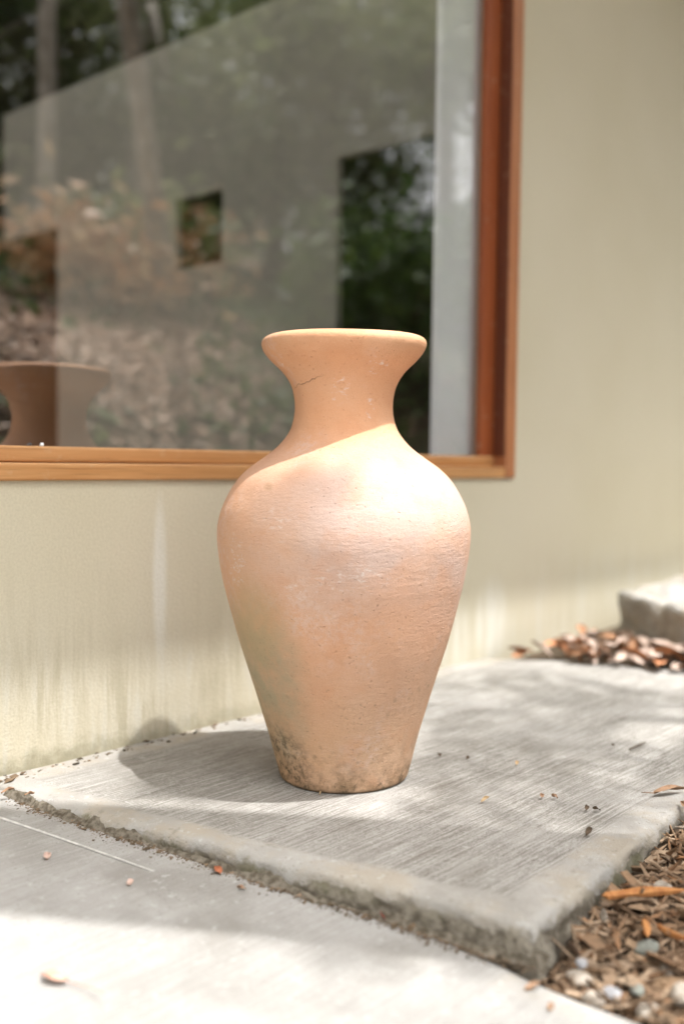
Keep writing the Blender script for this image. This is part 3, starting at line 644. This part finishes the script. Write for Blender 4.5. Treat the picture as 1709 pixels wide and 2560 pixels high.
# larger chips that can be picked out
cm = [mat_plain('chip_tan', (.40, .30, .20), (.24, .17, .10), 60), mat_plain('chip_brown', (.22, .145, .09), (.12, .08, .05), 60), mat_plain('chip_grey', (.32, .28, .23), (.20, .17, .14), 60)]
cl = ['tan wood chip lying on the mulch', 'dark brown wood chip lying on the mulch', 'grey weathered wood chip lying on the mulch']
c = 0
while c < 48:
    x = rgm.uniform(1.0, 1.6); y = rgm.uniform(-1.2, -.93)
    if not in_bed(x, y): continue
    k = c % 3; v, f = chip_vf(rgm.uniform(.035, .065), rgm.uniform(.005, .010), rgm.uniform(.002, .005), rgm, 5)
    o = obj('wood_chip', v@rotm(rgm, .25).T, f, cm[k], loc=(x, y, float(mulch_z(x, y))+.013)); zn = 'close to the slab side' if y > -1.0 and x < 1.3 else ('at the front rim of the bed' if x < 1.09 else ('in the middle of the mulch bed' if x < 1.32 else 'in the rear part of the mulch bed')); hue = cl[k].split(' lying')[0]; tag(o, hue+' '+zn, 'wood chip', hue+'s '+zn); c += 1
mo_ = mat_plain('chip_orange', (.50, .235, .085), (.34, .14, .05), 70)
for nm, (x, y), L, wd, rz, lb in (('wood_chip', (1.205, -.985), .115, .013, -.55, 'largest bright orange wood splinter lying across the mulch'), ('wood_chip', (1.15, -1.01), .055, .009, .5, 'short orange wood splinter in the mulch below the largest splinter'), ('wood_chip', (1.155, -1.045), .05, .007, 1.3, 'thin upright-leaning tan splinter near the pebbles')):
    v, f = chip_vf(L, wd, .006, rgm, 7); o = obj(nm, v, f, mo_, loc=(x, y, float(mulch_z(x, y))+.018)); o.rotation_euler = (.2, .05, rz); tag(o, lb, 'wood chip')
# pebbles
def pebble(x, y, r, m, label, sq=.7, z=None, group=None):
    rg = np.random.default_rng(int(abs(x*9999+y*777))); V = []; F = []; nu, nv = 10, 7
    for j in range(nv):
        ph = math.pi*(j+.5)/nv
        for i in range(nu):
            th = 2*math.pi*i/nu; k = r*(1+.15*rg.normal()); V.append((k*1.25*math.sin(ph)*math.cos(th), k*math.sin(ph)*math.sin(th), k*sq*math.cos(ph)))
    F = [(j*nu+i, (j+1)*nu+i, (j+1)*nu+(i+1) % nu, j*nu+(i+1) % nu) for j in range(nv-1) for i in range(nu)]+[tuple(range(nu)), tuple((nv-1)*nu+i for i in range(nu-1, -1, -1))]
    o = obj('pebble', V, F, m, smooth=True, loc=(x, y, (float(mulch_z(x, y))+.009) if z is None else z)); o.rotation_euler = (0, 0, rg.uniform(0, 6))
    md = o.modifiers.new('round', 'SUBSURF'); md.levels = md.render_levels = 1
    return tag(o, label, 'pebble', group)
pw = mat_plain('pebble_white', (.42, .375, .32), (.29, .245, .20), 70); pg = mat_plain('pebble_grey', (.36, .36, .37), (.26, .26, .27), 50); pd = mat_plain('pebble_green_grey', (.22, .23, .20), (.15, .15, .13), 50)
for x, y, r, m, lb in ((1.027, -.988, .016, pw, 'cream pebble nearest the slab corner'), (1.003, -1.018, .013, pw, 'white pebble on the bed edge below the cream one'), (1.023, -1.030, .012, pg, 'blue-grey pebble between two pale pebbles'), (1.065, -1.095, .017, pw, 'large white pebble at the right end of the bed edge'), (1.018, -1.075, .014, pw, 'pinkish white pebble on the bed edge'), (1.128, -1.024, .015, pd, 'round dark green-grey pebble in the middle of the mulch'), (1.255, -.985, .013, pw, 'pale pebble behind the orange splinter'), (1.055, -.975, .009, pg, 'small grey pebble by the slab side'), (1.098, -1.06, .009, pw, 'small pale pebble among the chips'), (1.045, -1.05, .009, pd, 'small dark pebble at the bed edge')):
    pebble(x, y, r, m, lb)
# dirt seam at the foot of the riser
def crumbs(name, path, n, spread, size, seed, label, zf):
    rg = np.random.default_rng(seed); V = []; F = []
    for _ in range(n):
        s = rg.random()*(len(path)-1); i = int(s); p = np.array(path[i])*(1-s+i)+np.array(path[i+1])*(s-i)
        x = p[0]-abs(rg.normal())*spread; y = p[1]+rg.normal()*.012; r = size*rg.lognormal(0, .5); k = len(V)
        q = rg.normal(size=(6, 3)); q /= np.linalg.norm(q, axis=1)[:, None]
        o = np.array([[1, 0, 0], [-1, 0, 0], [0, 1, 0], [0, -1, 0], [0, 0, .7], [0, 0, -.7]])*r*(.7+.6*rg.random((6, 1)))
        V.extend(o@rotm(rg).T*(1.6, .8, .8)+np.array((x, y, zf(y)+r*.4)))
        F.extend(tuple(k+t for t in tt) for tt in ((0, 2, 4), (2, 1, 4), (1, 3, 4), (3, 0, 4), (2, 0, 5), (1, 2, 5), (3, 1, 5), (0, 3, 5)))
    return tag(obj(name, V, F, MT['crumb']), label, 'dirt', kind='stuff')
edge = [(float(np.interp(y, fy, fx))-.004, -y) for y in np.linspace(.10, .95, 12)]
V = []; F = []; m_ = 220
for i in range(m_):
    yb = .06+.90*i/(m_-1); x = float(np.interp(yb, fy, fx)); y = -yb; wv = .009+.014*max(0, .4+float(fbm(yb*26, 2.5))); hv = .004+.008*max(0, .4+float(fbm(yb*30, 6.)))
    for k, (a, b) in enumerate(((.002, 1.35), (-.25, 1.0), (-.5, .55), (-.75, .2), (-1.0, -.12))):
        V.append((x+(a if k == 0 else a*wv)+.0012*float(vn(yb*190, k*3.3)), y, zlow(y)+hv*b+.0022*float(vn(yb*260, k*7.1))))
F = [(i*5+k, i*5+k+1, (i+1)*5+k+1, (i+1)*5+k) for i in range(m_-1) for k in range(4)]
tag(obj('seam_soil', V, F, mat_plain('packed_soil', (.20, .175, .14), (.085, .07, .05), 110, .95, .1, 1.), smooth=True), 'packed dirt filling the joint below the slab edge', 'soil', kind='structure')
crumbs('seam_dirt', edge, 3000, .011, .0010, 81, 'dark dirt and crumbs gathered along the foot of the slab edge', zlow)
crumbs('wall_foot_dirt', [(.70, -.012), (.9, -.012), (1.3, -.012), (2.2, -.012)], 260, .02, .0022, 82, 'crumbs of dirt along the foot of the wall', lambda y: 0.0)
# ------------------------------------------------------------------ single fallen bits
def leaf_obj(x, y, z, L, wd, rz, m, label, name='dry_leaf', cat='leaf', curl=.25, stem=0., group=None, tilt=(0, 0)):
    V = []; F = []; k = 9; 
    for i in range(k):
        s = i/(k-1); wv = wd/2*math.sin(math.pi*min(1, s*1.02+.02))**.8*(1-.35*s)
        zc = curl*L*(.25*math.sin(s*4)+.3*s*s)
        for j, a in enumerate((-1, -.5, 0, .5, 1)):
            V.append(((s-.5)*L, a*wv, zc+abs(a)**1.6*curl*wd*.8+.0015*math.sin(7*s+a*3)))
    F = [(i*5+j, i*5+j+1, (i+1)*5+j+1, (i+1)*5+j) for i in range(k-1) for j in range(4)]
    n0 = len(V)
    if stem:
        v, f = tube_vf([(-.5*L+.003, 0, .001), (-.5*L-stem*.5, .004, .002), (-.5*L-stem, stem*.25, .003)], [.0009, .0008, .0006], 5)
        V += [tuple(q) for q in v]; F += [tuple(i+n0 for i in q) for q in f]
    o = obj(name, V, F, m, smooth=True, loc=(x, y, z)); o.rotation_euler = (tilt[0], tilt[1], rz)
    return tag(o, label, cat, group)
mr = mat_plain('leaf_red', (.40, .15, .075), (.30, .10, .05), 60, .7); mp = mat_plain('leaf_pink', (.52, .38, .32), (.44, .30, .24), 60, .7); mfl = mat_plain('leaf_faded', (.58, .36, .28), (.50, .27, .20), 40, .8)
mb = mat_plain('leaf_brown', (.34, .21, .13), (.20, .12, .07), 50, .7); mdk = mat_plain('leaf_dark', (.12, .085, .055), (.06, .04, .03), 50, .8); mdr = mat_plain('leaf_dark_red', (.22, .045, .03), (.11, .02, .015), 60, .6)
ms = mat_plain('straw', (.52, .38, .22), (.38, .26, .14), 60, .7)
LB = [(.9008, -.4172, .016, .011, .4, mr, 'small orange-red leaf scrap in the dirt seam'), (.890, -.5108, .020, .014, 1.2, mr, 'brightest red leaf scrap on the lower path'), (.9212, -.5228, .014, .011, .2, mp, 'pale pink scrap beside the red leaf scrap'),
      (.7465, -.3173, .018, .012, .9, mp, 'pink petal on the left of the lower path'), (.7822, -.4607, .013, .010, .3, mp, 'pale petal below the mortar line'), (.8795, -.571, .013, .008, 2., mb, 'brown leaf scrap in the shade of the lower path'),
      (.9627, -.7474, .028, .014, .7, mdr, 'dark red leaf tucked at the foot of the slab edge'), (.9535, -.9686, .022, .010, -.4, mb, 'brown scrap on the path in front of the mulch'), (.9329, -1.0032, .014, .008, .3, mb, 'small brown scrap lowest on the path')]
for x, y, L, wd, rz, m, lb in LB: leaf_obj(x, y, zlow(y)+.003, L, wd, rz, m, lb, name='leaf_scrap', tilt=(.2, -.1))
leaf_obj(.5833, -.595, zlow(-.595)+.003,   .034, .020, 2.0, mfl, 'faded pink fallen leaf with a curved stem on the sunlit path', name='fallen_leaf', stem=.055)
UB = [(1.3024, -.8502, .022, .010, .1, mdk, 'dark curled leaf on the slab near its front corner'), (1.3937, -.7188, .012, .008, .5, mb, 'brown crumb of leaf, left of the pair on the broomed slab'), (1.4047, -.7357, .013, .009, 1.4, mb, 'brown crumb of leaf, right of the pair on the broomed slab'), (1.3918, -.7993, .014, .008, .3, mdk, 'dark crumb on the slab toward the mulch'), (1.3993, -.8123, .012, .008, 2., mdk, 'dark crumb nearest the mulch edge'),
      (1.3162, -.6625, .020, .007, -.1, ms, 'straw-coloured leaf sliver in front of the urn'), (1.4608, -.466, .011, .009, .8, mdk, 'black speck of soil just right of the urn'), (1.4834, -.5139, .010, .007, .1, mdk, 'smaller black speck further right of the urn'), (1.5184, -.5948, .013, .007, .4, ms, 'pale tan sliver right of the urn'), (1.7448, -.6662, .010, .006, 1., mdk, 'dark crumb beside the thin twig'), (.8193, -.0849, .022, .007, -.2, mb, 'reddish brown sliver at the left end of the slab'), (.835, -.1236, .016, .006, -.7, mb, 'short brown sliver below it at the left end')]
for x, y, L, wd, rz, m, lb in UB: leaf_obj(x, y, .0045, L, wd, rz, m, lb, name='leaf_scrap', tilt=(.3, -.15), curl=.4)
leaf_obj(1.5552, -.8617, .006, .062, .020, -.5, mb, 'dry brown leaf overhanging the slab edge at the right', stem=.02)
leaf_obj(1.5104, -.905, .004, .035, .014, .7, mb, 'curled brown leaf below the dry leaf at the mulch edge')
tag(obj('twig', *tube_vf([(1.745, -.70, .004), (1.775, -.705, .007), (1.81, -.702, .005)], [.0015, .0018, .0008], 6), mdk, smooth=True), 'thin dark twig lying on the slab at the right', 'twig')
tag(obj('straw', *tube_vf([(1.158, -.452, .003), (1.168, -.444, .004), (1.182, -.452, .016), (1.196, -.468, .028)], [.0012, .0014, .0011, .0006], 6), ms, smooth=True), 'dry straw stalk leaning at the foot of the urn', 'straw')
# dry leaves heaped against the far step
lp = [mat_plain('heap_leaf_pink', (.50, .395, .33), (.42, .31, .245), 40), mat_plain('heap_leaf_brown', (.38, .21, .12), (.24, .13, .07), 40), mat_plain('heap_leaf_orange', (.56, .27, .14), (.40, .17, .08), 40), mat_plain('heap_leaf_dark', (.13, .08, .05), (.08, .05, .03), 40)]
ln = ['pinkish pale', 'brown', 'rusty orange', 'dark brown']
rgl = np.random.default_rng(91); P = []
for i in range(150):
    s = rgl.random(); t = rgl.random()
    A0 = np.array([2.36, -.06]); B0 = np.array([2.56, -.62]); C0 = np.array([2.80, -.12]); D0 = np.array([2.63, -.50])
    p = (A0*(1-s)+B0*s)*(1-t)+(C0*(1-s)+D0*s)*t; k = int(rgl.choice(4, p=[.46, .24, .16, .14]))
    ZN = ('at the wall end of the leaf heap', 'in the middle of the leaf heap', 'at the right end of the leaf heap')[min(2, int(s*3))]+(' against the far step' if t > .6 else ' along the slab edge' if t < .3 else '')
    hgt = .012+.045*math.sin(math.pi*min(1, t*.9+.1))*rgl.random()
    leaf_obj(p[0], p[1], hgt, rgl.uniform(.05, .095), rgl.uniform(.026, .044), rgl.uniform(0, 6.28), lp[k], ln[k]+' curled leaf '+ZN, curl=rgl.uniform(.08, .32), group=ln[k]+' leaves '+ZN, tilt=(rgl.normal()*.4, rgl.normal()*.35))
